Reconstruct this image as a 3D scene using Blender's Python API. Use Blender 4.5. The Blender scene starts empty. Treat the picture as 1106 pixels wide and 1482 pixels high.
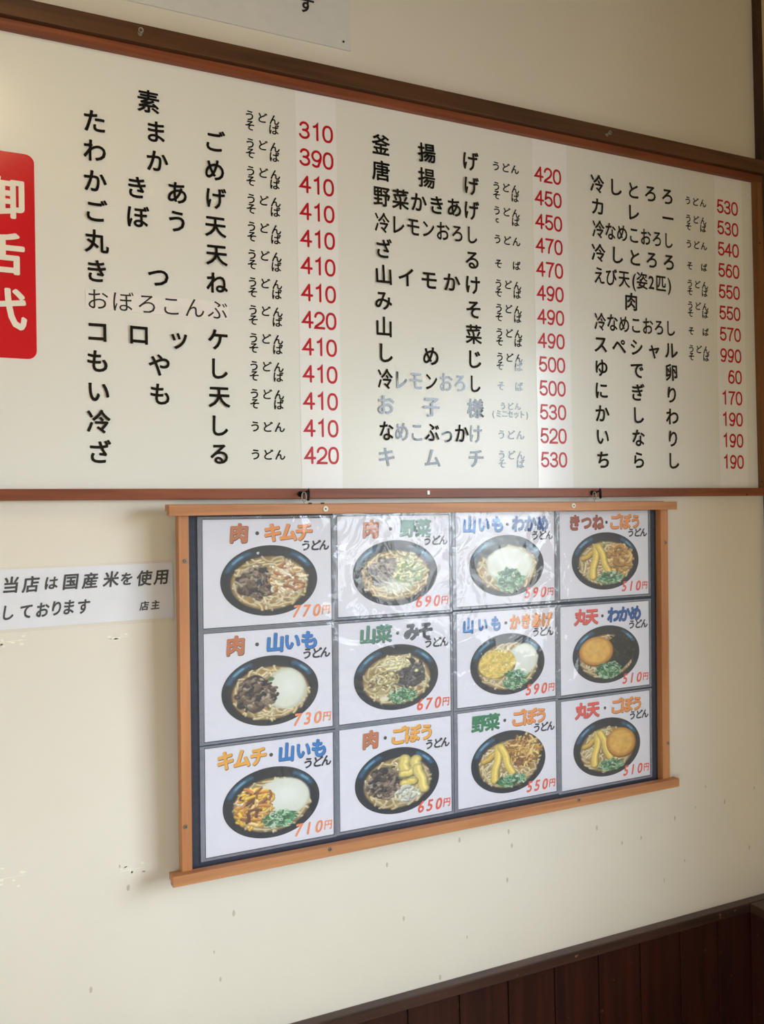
import bpy, math, random
import numpy as np
from mathutils import Matrix, Vector, Euler

random.seed(7)
SC = bpy.context.scene
COL = SC.collection

# ------------------------------------------------------------------ camera
# World frame: the menu wall is the plane y = 0, the room lies at y < 0.
W, H_IMG, F = 1106.0, 1482.0, 1250.0
CAM = Vector((0.0, -1.522, 1.62))
YAW, PITCH, ROLL = 0.43388701, 0.01094053, -0.01914233
fw = Vector((math.sin(YAW) * math.cos(PITCH), math.cos(YAW) * math.cos(PITCH), math.sin(PITCH)))
r0 = fw.cross(Vector((0, 0, 1))).normalized()
u0 = r0.cross(fw)
rt = math.cos(ROLL) * r0 + math.sin(ROLL) * u0
up = -math.sin(ROLL) * r0 + math.cos(ROLL) * u0
cam_data = bpy.data.cameras.new('camera')
cam = bpy.data.objects.new('camera', cam_data)
COL.objects.link(cam)
cam.matrix_world = Matrix(((rt.x, up.x, -fw.x, CAM.x), (rt.y, up.y, -fw.y, CAM.y), (rt.z, up.z, -fw.z, CAM.z), (0, 0, 0, 1)))
cam_data.sensor_fit = 'VERTICAL'
cam_data.sensor_height = 24.0
cam_data.lens = F / H_IMG * 24.0
cam_data.clip_start = 0.02
SC.camera = cam

# ------------------------------------------------------------------ sky, lights, exposure
SC.view_settings.view_transform = 'Standard'
SC.view_settings.look = 'None'
SC.view_settings.gamma = 1.0
SC.view_settings.exposure = 0.0
SC.view_settings.use_curve_mapping = False
world = bpy.data.worlds.new('overcast_sky')
SC.world = world
world.use_nodes = True
wn, wl = world.node_tree.nodes, world.node_tree.links
wn.clear()
tc = wn.new('ShaderNodeTexCoord')
sep = wn.new('ShaderNodeSeparateXYZ')
rmp = wn.new('ShaderNodeValToRGB')
rmp.color_ramp.elements[0].position = 0.46
rmp.color_ramp.elements[0].color = (0.30, 0.31, 0.31, 1)
rmp.color_ramp.elements[1].position = 0.53
rmp.color_ramp.elements[1].color = (0.80, 0.925, 1.03, 1)
mp = wn.new('ShaderNodeMapRange')
mp.inputs[1].default_value = -1; mp.inputs[2].default_value = 1
bg = wn.new('ShaderNodeBackground')
bg.inputs[1].default_value = 18.2
wo = wn.new('ShaderNodeOutputWorld')
wl.new(tc.outputs['Generated'], sep.inputs[0])
wl.new(sep.outputs[2], mp.inputs[0])
wl.new(mp.outputs[0], rmp.inputs[0])
wl.new(rmp.outputs[0], bg.inputs[0])
wl.new(bg.outputs[0], wo.inputs[0])

XR = 1.747            # right wall plane
WIN = (-2.75, -0.93, 1.06, 2.24)   # window opening in the right wall: y0, y1, z0, z1
pl = bpy.data.lights.new('window_portal', 'AREA')
pl.shape = 'RECTANGLE'
pl.size = WIN[3] - WIN[2]; pl.size_y = WIN[1] - WIN[0]
pl.cycles.is_portal = True
po = bpy.data.objects.new('window_portal', pl)
COL.objects.link(po)
po.location = (XR + 0.02, (WIN[0] + WIN[1]) / 2, (WIN[2] + WIN[3]) / 2)
po.rotation_euler = (0, math.pi / 2, 0)

# ------------------------------------------------------------------ helpers
def ray(x, y):
    return (x - W / 2) / F * rt - (y - H_IMG / 2) / F * up + fw

def at(x, y, d=0.0):
    """point on the plane lying d metres in front of the menu wall"""
    v = ray(x, y)
    k = (-d - CAM.y) / v.y
    p = CAM + v * k
    return p.x, p.z

def srgb(c):
    return tuple(((v / 255.0) / 12.92 if v / 255.0 <= 0.04045 else ((v / 255.0 + 0.055) / 1.055) ** 2.4) for v in c)

MWORLD = {}
def empty(name, loc, M=None, parent=None):
    o = bpy.data.objects.new(name, None)
    o.empty_display_size = 0.05
    COL.objects.link(o)
    m = M if M is not None else Matrix.Translation(Vector(loc))
    o.matrix_world = m
    MWORLD[o] = m.copy()
    return o

def tag(o, label, cat, group=None):
    o['label'] = label; o['category'] = cat
    if group: o['group'] = group
    return o

def link_mesh(name, V, Fc, mats, parent=None, smooth=False, midx=None):
    V = np.asarray(V, dtype=float).reshape(-1, 3)
    if parent is not None:
        Mi = np.array(MWORLD[parent].inverted())
        V = V @ Mi[:3, :3].T + Mi[:3, 3]
    me = bpy.data.meshes.new(name)
    me.from_pydata([tuple(v) for v in V], [], [tuple(int(i) for i in f) for f in Fc])
    for m in (mats if isinstance(mats, (list, tuple)) else [mats]):
        me.materials.append(m)
    if midx is not None:
        me.polygons.foreach_set('material_index', midx)
    if smooth:
        me.polygons.foreach_set('use_smooth', [True] * len(me.polygons))
    me.update()
    o = bpy.data.objects.new(name, me)
    COL.objects.link(o)
    if parent is not None:
        o.parent = parent
        MWORLD[o] = MWORLD[parent]
    else:
        MWORLD[o] = Matrix.Identity(4)
    return o

class MB:
    """collects boxes, tubes and discs, then links them as one mesh"""
    def __init__(s, M=None):
        s.V = []; s.F = []; s.M = M
    def add(s, V, Fc):
        n = len(s.V)
        for v in V:
            s.V.append(tuple(s.M @ Vector(v)) if s.M is not None else tuple(v))
        s.F += [tuple(i + n for i in f) for f in Fc]
        return s
    def box(s, x0, x1, y0, y1, z0, z1, bev=0.0):
        if bev <= 0:
            V = [(x, y, z) for x in (x0, x1) for y in (y0, y1) for z in (z0, z1)]
            return s.add(V, [(0, 1, 3, 2), (4, 6, 7, 5), (0, 4, 5, 1), (2, 3, 7, 6), (0, 2, 6, 4), (1, 5, 7, 3)])
        import bmesh
        bm = bmesh.new()
        bmesh.ops.create_cube(bm, size=1)
        for v in bm.verts:
            v.co = Vector(((x0 + x1) / 2 + v.co.x * (x1 - x0), (y0 + y1) / 2 + v.co.y * (y1 - y0), (z0 + z1) / 2 + v.co.z * (z1 - z0)))
        bmesh.ops.bevel(bm, geom=bm.edges[:], offset=bev, segments=2, affect='EDGES', profile=0.7)
        bm.verts.index_update()
        V = [tuple(v.co) for v in bm.verts]; Fc = [tuple(v.index for v in f.verts) for f in bm.faces]
        bm.free()
        return s.add(V, Fc)
    def tube(s, pts, r, n=8):
        pts = [Vector(p) for p in pts]
        V = []; Fc = []
        for i, p in enumerate(pts):
            t = (pts[min(i + 1, len(pts) - 1)] - pts[max(i - 1, 0)]).normalized()
            a = t.cross(Vector((0.31, 0.87, 0.38))).normalized(); b = t.cross(a)
            for k in range(n):
                w = 2 * math.pi * k / n
                V.append(tuple(p + a * (r * math.cos(w)) + b * (r * math.sin(w))))
        for i in range(len(pts) - 1):
            for k in range(n):
                Fc.append((i * n + k, i * n + (k + 1) % n, (i + 1) * n + (k + 1) % n, (i + 1) * n + k))
        Fc.append(tuple(range(n))); Fc.append(tuple(reversed(range((len(pts) - 1) * n, len(pts) * n))))
        return s.add(V, Fc)
    def lathe_y(s, cx, cy, cz, prof, n=16):
        """profile of (radius, y offset) turned about an axis along y"""
        V = []; Fc = []
        for r, dy in prof:
            for k in range(n):
                w = 2 * math.pi * k / n
                V.append((cx + r * math.cos(w), cy + dy, cz + r * math.sin(w)))
        for i in range(len(prof) - 1):
            for k in range(n):
                Fc.append((i * n + k, i * n + (k + 1) % n, (i + 1) * n + (k + 1) % n, (i + 1) * n + k))
        Fc.append(tuple(range(n))); Fc.append(tuple(reversed(range((len(prof) - 1) * n, len(prof) * n))))
        return s.add(V, Fc)
    def build(s, name, mat, parent=None, smooth=False):
        return link_mesh(name, s.V, s.F, mat, parent, smooth)

def struct(o):
    o['kind'] = 'structure'
    return o

# ------------------------------------------------------------------ materials
def mat_new(name):
    m = bpy.data.materials.new(name)
    m.use_nodes = True
    n = m.node_tree.nodes
    b = n['Principled BSDF']
    return m, n, m.node_tree.links, b

def plain(name, rgb, rough=0.5, metal=0.0, noise=0.06, scale=40, bump=0.0, spec=0.5, coat=0.0, coat_rough=0.1):
    m, n, l, b = mat_new(name)
    c = srgb(rgb)
    t = n.new('ShaderNodeTexCoord'); nz = n.new('ShaderNodeTexNoise')
    nz.inputs['Scale'].default_value = scale; nz.inputs['Detail'].default_value = 4
    l.new(t.outputs['Object'], nz.inputs['Vector'])
    r = n.new('ShaderNodeValToRGB')
    r.color_ramp.elements[0].position = 0.3; r.color_ramp.elements[1].position = 0.7
    r.color_ramp.elements[0].color = tuple(v * (1 - noise) for v in c) + (1,)
    r.color_ramp.elements[1].color = tuple(min(1, v * (1 + noise)) for v in c) + (1,)
    l.new(nz.outputs['Fac'], r.inputs[0]); l.new(r.outputs[0], b.inputs['Base Color'])
    b.inputs['Roughness'].default_value = rough; b.inputs['Metallic'].default_value = metal
    b.inputs['Specular IOR Level'].default_value = spec
    if coat:
        b.inputs['Coat Weight'].default_value = coat; b.inputs['Coat Roughness'].default_value = coat_rough
    if bump:
        bp = n.new('ShaderNodeBump'); bp.inputs['Strength'].default_value = bump; bp.inputs['Distance'].default_value = 0.002
        l.new(nz.outputs['Fac'], bp.inputs['Height']); l.new(bp.outputs[0], b.inputs['Normal'])
    return m

def wood(name, dark, light, axis='X', rough=0.45, scale=1.0, wear=0.0):
    m, n, l, b = mat_new(name)
    t = n.new('ShaderNodeTexCoord'); mpg = n.new('ShaderNodeMapping')
    s = {'X': (3, 60, 60), 'Z': (60, 60, 3), 'Y': (60, 3, 60)}[axis]
    mpg.inputs['Scale'].default_value = tuple(v * scale for v in s)
    oi = n.new('ShaderNodeObjectInfo')
    ad = n.new('ShaderNodeVectorMath'); ad.operation = 'ADD'
    l.new(t.outputs['Object'], ad.inputs[0]); l.new(oi.outputs['Random'], ad.inputs[1])
    l.new(ad.outputs[0], mpg.inputs['Vector'])
    nz = n.new('ShaderNodeTexNoise'); nz.inputs['Scale'].default_value = 1.0; nz.inputs['Detail'].default_value = 6
    nz.inputs['Distortion'].default_value = 0.6
    l.new(mpg.outputs[0], nz.inputs['Vector'])
    r = n.new('ShaderNodeValToRGB')
    r.color_ramp.elements[0].position = 0.32; r.color_ramp.elements[1].position = 0.68
    r.color_ramp.elements[0].color = srgb(dark) + (1,); r.color_ramp.elements[1].color = srgb(light) + (1,)
    l.new(nz.outputs['Fac'], r.inputs[0])
    out = r.outputs[0]
    if wear:
        n2 = n.new('ShaderNodeTexNoise'); n2.inputs['Scale'].default_value = 55; n2.inputs['Detail'].default_value = 5
        l.new(t.outputs['Object'], n2.inputs['Vector'])
        r2 = n.new('ShaderNodeValToRGB'); r2.color_ramp.elements[0].position = 0.69; r2.color_ramp.elements[1].position = 0.74
        l.new(n2.outputs['Fac'], r2.inputs[0])
        mx = n.new('ShaderNodeMix'); mx.data_type = 'RGBA'
        mu = n.new('ShaderNodeMath'); mu.operation = 'MULTIPLY'; mu.inputs[1].default_value = wear
        l.new(r2.outputs[0], mu.inputs[0]); l.new(mu.outputs[0], mx.inputs[0])
        l.new(out, mx.inputs[6]); mx.inputs[7].default_value = srgb((165, 120, 90)) + (1,)
        out = mx.outputs[2]
    l.new(out, b.inputs['Base Color'])
    b.inputs['Roughness'].default_value = rough
    bp = n.new('ShaderNodeBump'); bp.inputs['Strength'].default_value = 0.15; bp.inputs['Distance'].default_value = 0.001
    l.new(nz.outputs['Fac'], bp.inputs['Height']); l.new(bp.outputs[0], b.inputs['Normal'])
    return m

def wall_mat():
    m, n, l, b = mat_new('cream_wall_paint')
    t = n.new('ShaderNodeTexCoord')
    nz = n.new('ShaderNodeTexNoise'); nz.inputs['Scale'].default_value = 2.2; nz.inputs['Detail'].default_value = 5
    l.new(t.outputs['Object'], nz.inputs['Vector'])
    r = n.new('ShaderNodeValToRGB')
    r.color_ramp.elements[0].position = 0.3; r.color_ramp.elements[1].position = 0.7
    r.color_ramp.elements[0].color = srgb((224, 216, 201)) + (1,); r.color_ramp.elements[1].color = srgb((231, 224, 211)) + (1,)
    l.new(nz.outputs['Fac'], r.inputs[0])
    # small chips and scuffs in the lower part of the wall
    mpg = n.new('ShaderNodeMapping'); mpg.inputs['Scale'].default_value = (34, 34, 16); mpg.inputs['Rotation'].default_value = (0, 0.5, 0)
    l.new(t.outputs['Object'], mpg.inputs['Vector'])
    vo = n.new('ShaderNodeTexVoronoi'); vo.inputs['Scale'].default_value = 1.0
    l.new(mpg.outputs[0], vo.inputs['Vector'])
    lt = n.new('ShaderNodeMath'); lt.operation = 'LESS_THAN'; lt.inputs[1].default_value = 0.09
    l.new(vo.outputs['Distance'], lt.inputs[0])
    n3 = n.new('ShaderNodeTexNoise'); n3.inputs['Scale'].default_value = 6.0
    l.new(t.outputs['Object'], n3.inputs['Vector'])
    gt = n.new('ShaderNodeMath'); gt.operation = 'GREATER_THAN'; gt.inputs[1].default_value = 0.46
    l.new(n3.outputs['Fac'], gt.inputs[0])
    sx = n.new('ShaderNodeSeparateXYZ'); l.new(t.outputs['Object'], sx.inputs[0])
    lz = n.new('ShaderNodeMath'); lz.operation = 'LESS_THAN'; lz.inputs[1].default_value = 1.06
    l.new(sx.outputs[2], lz.inputs[0])
    m1 = n.new('ShaderNodeMath'); m1.operation = 'MULTIPLY'; l.new(lt.outputs[0], m1.inputs[0]); l.new(gt.outputs[0], m1.inputs[1])
    m2 = n.new('ShaderNodeMath'); m2.operation = 'MULTIPLY'; l.new(m1.outputs[0], m2.inputs[0]); l.new(lz.outputs[0], m2.inputs[1])
    m3 = n.new('ShaderNodeMath'); m3.operation = 'MULTIPLY'; m3.inputs[1].default_value = 0.55; l.new(m2.outputs[0], m3.inputs[0])
    mx = n.new('ShaderNodeMix'); mx.data_type = 'RGBA'
    l.new(m3.outputs[0], mx.inputs[0]); l.new(r.outputs[0], mx.inputs[6]); mx.inputs[7].default_value = srgb((160, 146, 118)) + (1,)
    l.new(mx.outputs[2], b.inputs['Base Color'])
    b.inputs['Roughness'].default_value = 0.42
    n4 = n.new('ShaderNodeTexNoise'); n4.inputs['Scale'].default_value = 160; n4.inputs['Detail'].default_value = 3
    l.new(t.outputs['Object'], n4.inputs['Vector'])
    bp = n.new('ShaderNodeBump'); bp.inputs['Strength'].default_value = 0.12; bp.inputs['Distance'].default_value = 0.001
    l.new(n4.outputs['Fac'], bp.inputs['Height']); l.new(bp.outputs[0], b.inputs['Normal'])
    return m

def glossy_print(name, rgb, rough=0.12, wave=0.0, wscale=30, ior=1.5):
    m, n, l, b = mat_new(name)
    t = n.new('ShaderNodeTexCoord'); nz = n.new('ShaderNodeTexNoise')
    nz.inputs['Scale'].default_value = wscale; nz.inputs['Detail'].default_value = 2
    l.new(t.outputs['Object'], nz.inputs['Vector'])
    b.inputs['Base Color'].default_value = srgb(rgb) + (1,)
    b.inputs['Roughness'].default_value = rough
    b.inputs['IOR'].default_value = ior
    if wave:
        bp = n.new('ShaderNodeBump'); bp.inputs['Strength'].default_value = wave; bp.inputs['Distance'].default_value = 0.002
        l.new(nz.outputs['Fac'], bp.inputs['Height']); l.new(bp.outputs[0], b.inputs['Normal'])
    return m

def film(name, haze=0.10, haze_rgb=(200, 205, 215), rough=0.08, wave=0.3, wscale=14, gloss=1.0):
    """clear plastic: see-through, a little milky, with a wavy glossy skin"""
    m, n, l, b = mat_new(name)
    n.remove(b)
    out = n['Material Output']
    tr = n.new('ShaderNodeBsdfTransparent'); di = n.new('ShaderNodeBsdfDiffuse'); gl = n.new('ShaderNodeBsdfGlossy')
    di.inputs['Color'].default_value = srgb(haze_rgb) + (1,)
    gl.inputs['Roughness'].default_value = rough
    m1 = n.new('ShaderNodeMixShader'); m1.inputs[0].default_value = haze
    l.new(tr.outputs[0], m1.inputs[1]); l.new(di.outputs[0], m1.inputs[2])
    fr = n.new('ShaderNodeFresnel')
    ge = n.new('ShaderNodeNewGeometry'); mi_ = n.new('ShaderNodeMath'); mi_.operation = 'MULTIPLY_ADD'
    mi_.inputs[1].default_value = 1 / 1.5 - 1.5; mi_.inputs[2].default_value = 1.5
    l.new(ge.outputs['Backfacing'], mi_.inputs[0]); l.new(mi_.outputs[0], fr.inputs[0])
    mg = n.new('ShaderNodeMath'); mg.operation = 'MULTIPLY'; mg.inputs[1].default_value = gloss
    l.new(fr.outputs[0], mg.inputs[0])
    m2 = n.new('ShaderNodeMixShader')
    l.new(mg.outputs[0], m2.inputs[0]); l.new(m1.outputs[0], m2.inputs[1]); l.new(gl.outputs[0], m2.inputs[2])
    l.new(m2.outputs[0], out.inputs['Surface'])
    t = n.new('ShaderNodeTexCoord'); nz = n.new('ShaderNodeTexNoise')
    oi = n.new('ShaderNodeObjectInfo')
    ad = n.new('ShaderNodeVectorMath'); ad.operation = 'ADD'
    l.new(t.outputs['Object'], ad.inputs[0]); l.new(oi.outputs['Random'], ad.inputs[1])
    nz.inputs['Scale'].default_value = wscale; nz.inputs['Detail'].default_value = 2.5
    nz.inputs['Distortion'].default_value = 1.2
    l.new(ad.outputs[0], nz.inputs['Vector'])
    bp = n.new('ShaderNodeBump'); bp.inputs['Strength'].default_value = wave; bp.inputs['Distance'].default_value = 0.004
    l.new(nz.outputs['Fac'], bp.inputs['Height'])
    l.new(bp.outputs[0], gl.inputs['Normal']); l.new(bp.outputs[0], fr.inputs['Normal'])
    return m

def vcol(name, rough=0.5):
    m, n, l, b = mat_new(name)
    a = n.new('ShaderNodeVertexColor'); a.layer_name = 'print'
    l.new(a.outputs['Color'], b.inputs['Base Color'])
    b.inputs['Roughness'].default_value = rough
    return m

M_WALL = wall_mat()
M_WALL2 = plain('plain_cream_plaster', (232, 208, 166), 0.7, noise=0.03, scale=5)
M_CEIL = plain('ceiling_board', (120, 104, 82), 0.8, noise=0.03, scale=4)
M_FLOOR = plain('brown_floor', (168, 160, 146), 0.6, noise=0.15, scale=6)
M_MOULD = wood('dark_moulding_wood', (70, 42, 20), (98, 62, 32), 'X', 0.5)
M_BFRAME = wood('red_brown_frame_wood', (104, 48, 26), (142, 76, 42), 'X', 0.5)
M_BFRAMEV = wood('red_brown_frame_wood_upright', (104, 62, 30), (138, 88, 46), 'Z', 0.4)
M_POST = wood('dark_post_wood', (46, 26, 14), (70, 40, 20), 'Z', 0.5)
M_DADO = wood('dado_wood', (50, 32, 26), (76, 48, 38), 'X', 0.35, wear=0.7)
M_DADOY = wood('dado_wood_side', (50, 32, 24), (72, 48, 34), 'Y', 0.35)
M_PLANK = wood('red_brown_plank', (36, 12, 7), (62, 23, 13), 'Z', 0.38, wear=0.25)
M_DISP = wood('light_display_wood', (168, 110, 68), (196, 138, 92), 'X', 0.5)
M_DISPV = wood('light_display_wood_upright', (170, 110, 68), (196, 136, 88), 'Z', 0.5)
M_PANEL = glossy_print('white_board_sheet', (230, 230, 224), 0.24, 0.04, 6, ior=1.38)
M_STRIP = glossy_print('white_price_strip', (240, 240, 240), 0.2, 0.03, 10)
M_BLACK = glossy_print('black_cut_letters', (24, 22, 22), 0.06, 0.12, 30, ior=1.44)
M_BLACK2 = plain('black_label_ink', (30, 28, 28), 0.5, noise=0.02)
M_REDL = glossy_print('red_cut_numerals', (190, 18, 38), 0.3, 0.3, 26, ior=1.4)
M_RED = glossy_print('red_title_panel', (206, 22, 36), 0.2, 0.03, 10)
M_WHITEL = glossy_print('white_cut_letters', (240, 234, 222), 0.25)
M_LABEL = plain('white_label_tape', (236, 232, 228), 0.45, noise=0.02)
M_PAPER = plain('white_card_paper', (226, 225, 236), 0.6, noise=0.015, scale=30)
M_NOTICE = plain('notice_paper', (232, 232, 238), 0.6, noise=0.02)
M_SIGN = plain('upper_sign_sheet', (222, 220, 216), 0.45, noise=0.02)
M_INK = plain('brush_ink', (22, 20, 26), 0.6, noise=0.02)
M_BACK = plain('navy_backing_board', (50, 54, 68), 0.6, noise=0.15, scale=120)
M_FILM = film('card_sleeve_plastic', haze=0.05, rough=0.03, wave=0.9, wscale=11, gloss=1.15)
M_WELD = film('sleeve_edge_plastic', haze=0.34, haze_rgb=(172, 178, 192), rough=0.16, wave=0.6, wscale=30)
M_TAPE = plain('tape_residue', (243, 238, 222), 0.3, noise=0.03)
M_COVER = film('clear_cover_film', haze=0.03, haze_rgb=(240, 240, 240), rough=0.25, wave=0.1, gloss=0.35)
M_PIN = film('clear_pin_plastic', haze=0.35, haze_rgb=(210, 200, 180), rough=0.1)
M_STEEL = plain('screw_steel', (150, 148, 140), 0.35, metal=0.8, noise=0.1)
M_WASHER = plain('cream_screw_cup', (222, 216, 196), 0.4, noise=0.03)
M_DARK = plain('dark_metal', (40, 34, 32), 0.45, metal=0.5, noise=0.1)
M_PICT = vcol('printed_food_photo')
M_ALU = plain('window_aluminium', (150, 150, 148), 0.4, metal=0.6, noise=0.05)
M_GLASS = film('window_glass', haze=0.0, rough=0.0, wave=0.0, gloss=1.0)
M_SHADE = plain('lamp_shade_paper', (236, 222, 190), 0.6, noise=0.02)

# ------------------------------------------------------------------ room shell
Y0, X0, ZC = -4.3, -1.7, 3.3
ZD = CAM.z - 0.601 * 1.522          # top of the dado rail
wall_back = struct(MB().box(X0 - 0.1, XR + 0.1, 0, 0.1, 0, ZC).build('wall_back', M_WALL))
struct(MB().box(X0 - 0.1, XR + 0.1, Y0 - 0.1, 0.1, -0.1, 0).build('floor', M_FLOOR))
struct(MB().box(X0 - 0.1, XR + 0.1, Y0 - 0.1, 0.1, ZC, ZC + 0.1).build('ceiling', M_CEIL))
W2 = (-3.8, -2.5, 0.95, 2.0)        # unseen left-wall window behind the camera, added to light the menu wall's right side
wl2 = MB()
wl2.box(X0 - 0.1, X0, Y0, 0, 0, W2[2]).box(X0 - 0.1, X0, Y0, 0, W2[3], ZC)
wl2.box(X0 - 0.1, X0, Y0, W2[0], W2[2], W2[3]).box(X0 - 0.1, X0, W2[1], 0, W2[2], W2[3])
struct(wl2.build('wall_left', M_WALL2))
wf2 = MB()
wf2.box(X0 - 0.08, X0 - 0.03, W2[0], W2[1], W2[2], W2[2] + 0.035).box(X0 - 0.08, X0 - 0.03, W2[0], W2[1], W2[3] - 0.035, W2[3])
wf2.box(X0 - 0.08, X0 - 0.03, W2[0], W2[0] + 0.035, W2[2] + 0.035, W2[3] - 0.035).box(X0 - 0.08, X0 - 0.03, W2[1] - 0.035, W2[1], W2[2] + 0.035, W2[3] - 0.035)
fill_window = struct(wf2.build('fill_window', M_ALU))
MB().box(X0 - 0.057, X0 - 0.053, W2[0] + 0.035, W2[1] - 0.035, W2[2] + 0.035, W2[3] - 0.035).build('pane', M_GLASS, fill_window)
p2 = bpy.data.lights.new('window_portal', 'AREA'); p2.shape = 'RECTANGLE'
p2.size = W2[3] - W2[2]; p2.size_y = W2[1] - W2[0]; p2.cycles.is_portal = True
o2 = bpy.data.objects.new('window_portal', p2); COL.objects.link(o2)
o2.location = (X0 - 0.02, (W2[0] + W2[1]) / 2, (W2[2] + W2[3]) / 2); o2.rotation_euler = (0, -math.pi / 2, 0)
struct(MB().box(X0, XR, Y0 - 0.1, Y0, 0, ZC).build('wall_front', M_WALL2))
wr = MB()
wr.box(XR, XR + 0.1, Y0, 0, 0, WIN[2]).box(XR, XR + 0.1, Y0, 0, WIN[3], ZC)
wr.box(XR, XR + 0.1, Y0, WIN[0], WIN[2], WIN[3]).box(XR, XR + 0.1, WIN[1], 0, WIN[2], WIN[3])
wall_right = struct(wr.build('wall_right', M_WALL2))

# window in the right wall: frame, sashes and panes
win = MB()
y0, y1, z0, z1 = WIN
win.box(XR + 0.03, XR + 0.08, y0, y1, z0, z0 + 0.035).box(XR + 0.03, XR + 0.08, y0, y1, z1 - 0.035, z1)
win.box(XR + 0.03, XR + 0.08, y0, y0 + 0.035, z0 + 0.035, z1 - 0.035).box(XR + 0.03, XR + 0.08, y1 - 0.035, y1, z0 + 0.035, z1 - 0.035)
window_1 = struct(win.build('window_1', M_ALU))
NP = 3
wy = (y1 - y0 - 0.07) / NP
for i in range(1, NP):
    yc = y0 + 0.035 + wy * i
    MB().box(XR + 0.035, XR + 0.075, yc - 0.028, yc + 0.028, z0 + 0.035, z1 - 0.035).build('sash_stile', M_ALU, window_1)
for i in range(NP):
    ya = y0 + 0.035 + wy * i + (0.028 if i else 0); yb = y0 + 0.035 + wy * (i + 1) - (0.028 if i < NP - 1 else 0)
    MB().box(XR + 0.053, XR + 0.057, ya, yb, z0 + 0.035, z1 - 0.035).build('pane', M_GLASS, window_1)
MB().box(XR - 0.04, XR + 0.03, y0 - 0.03, y1 + 0.03, z0 - 0.025, z0).build('window_sill', M_DADOY, window_1)

# corner post
XP = 1.1379 * 1.522
struct(MB().box(XP, XR, -0.017, 0, ZD, ZC, 0.0015).build('trim_1', M_POST))
# moulding above the board
zt0 = at(300, 86, 0.02)[1]
zt1 = at(300, 55.6, 0.03)[1]
trim_2 = struct(MB().box(X0, XP, -0.03, 0, zt0, zt1, 0.0015).build('trim_2', M_MOULD))

# dado rail and planks
ZF = ZD
dado = struct(MB().box(X0, XR, -0.0242, 0, ZD - 0.0215, ZD, 0.003).build('trim_3', M_DADO))
PP = 0.0756 * 1.522
xj = 0.4832 * 1.522
XL = 1.0711 * 1.522        # face of the ledge on the right wall
k0 = -int((xj - X0) / PP)
k = k0
while True:
    a = xj + k * PP; b = a + PP
    if a >= XR - 0.01: break
    MB().box(a + 0.0016, min(b, XR) - 0.0016, -0.009, 0, 0.0, ZD - 0.0215, 0.0012).build('plank', M_PLANK, wall_back)
    k += 1
# deep ledge with boarding along the right wall, under the window
struct(MB().box(XL, XR, Y0, -0.0245, ZD - 0.0225, ZD - 0.001, 0.003).build('trim_4', M_DADOY))
kk = 0
while -0.012 - kk * PP > -2.6:
    a = -0.012 - kk * PP
    MB().box(XL + 0.012, XL + 0.024, a - PP + 0.0016, a - 0.0016, 0, ZD - 0.0225, 0.0012).build('plank', M_PLANK, wall_right)
    kk += 1

# ------------------------------------------------------------------ glyphs
GC = {}
LAY = {}
def glyph(ch, off=0.0, res=3):
    key = (ch, 0.0, 3)
    if key not in GC:
        cu = bpy.data.curves.new('glyph', 'FONT')
        cu.body = ch; cu.size = 1.0; cu.offset = off; cu.resolution_u = res; cu.fill_mode = 'FRONT'
        o = bpy.data.objects.new('glyph', cu)
        COL.objects.link(o)
        dg = bpy.context.evaluated_depsgraph_get()
        me = bpy.data.meshes.new_from_object(o.evaluated_get(dg))
        V = np.array([v.co[:2] for v in me.vertices]).reshape(-1, 2)
        Fc = [tuple(p.vertices) for p in me.polygons]
        bpy.data.objects.remove(o); bpy.data.curves.remove(cu); bpy.data.meshes.remove(me)
        if len(V):
            if ord(ch) > 0x2E80:                      # full-width: centre on the em box
                c = (0.5, 0.36)
            else:
                c = ((V[:, 0].min() + V[:, 0].max()) / 2, 0.345)
            V = V - np.array(c)
        GC[key] = (V, Fc)
    return GC[key]

class Text:
    """lays glyphs flat in a plane: x across, z up, y = depth"""
    def __init__(s, M=None):
        s.V = []; s.F = []; s.n = 0; s.M = M; s.mi = []
    def put(s, ch, x, z, y, em, sx=1.0, off=0.0, shear=0.0, rot=0.0, mi=0):
        V, Fc = glyph(ch)
        if not len(V): return s
        if off > 0:                      # heavier, round-cornered weight: the outline swept round a small circle
            k = 6 if off < 0.025 else 12
            Vs = [V + off * np.array([math.cos(6.2832 * (i + .5) / k), math.sin(6.2832 * (i + .5) / k)]) for i in range(k)]
            m = len(V)
            Fc = [tuple(j + i * m for j in f) for i in range(k) for f in Fc]
            lay = np.repeat(np.arange(k), m) * 1.0
            V = np.concatenate(Vs)
        else:
            lay = np.array(LAY.get(ch, np.zeros(len(V))))
        X = V[:, 0] * em * sx + V[:, 1] * em * shear
        Z = V[:, 1] * em
        if rot:
            c, q = math.cos(rot), math.sin(rot)
            X, Z = X * c - Z * q, X * q + Z * c
        P = np.stack([X + x, y - lay * 2.5e-5, Z + z], 1)   # overlapping film layers, each a hair prouder
        if s.M is not None:
            A = np.array(s.M)
            P = P @ A[:3, :3].T + A[:3, 3]
        s.V.append(P); s.F += [tuple(i + s.n for i in f) for f in Fc]; s.n += len(P); s.mi += [mi] * len(Fc)
        return s
    def build(s, name, mats, parent, tilt=None):
        if tilt is not None:               # a cut letter that lifts a little off the sheet at one edge
            P = np.concatenate(s.V); c = P.mean(0)
            lift = tilt[0] * (P[:, 0] - c[0]) + tilt[1] * (P[:, 2] - c[2])
            P[:, 1] -= lift - lift.min(); s.V = [P]
        return link_mesh(name, np.concatenate(s.V), s.F, mats, parent, midx=s.mi)

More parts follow.
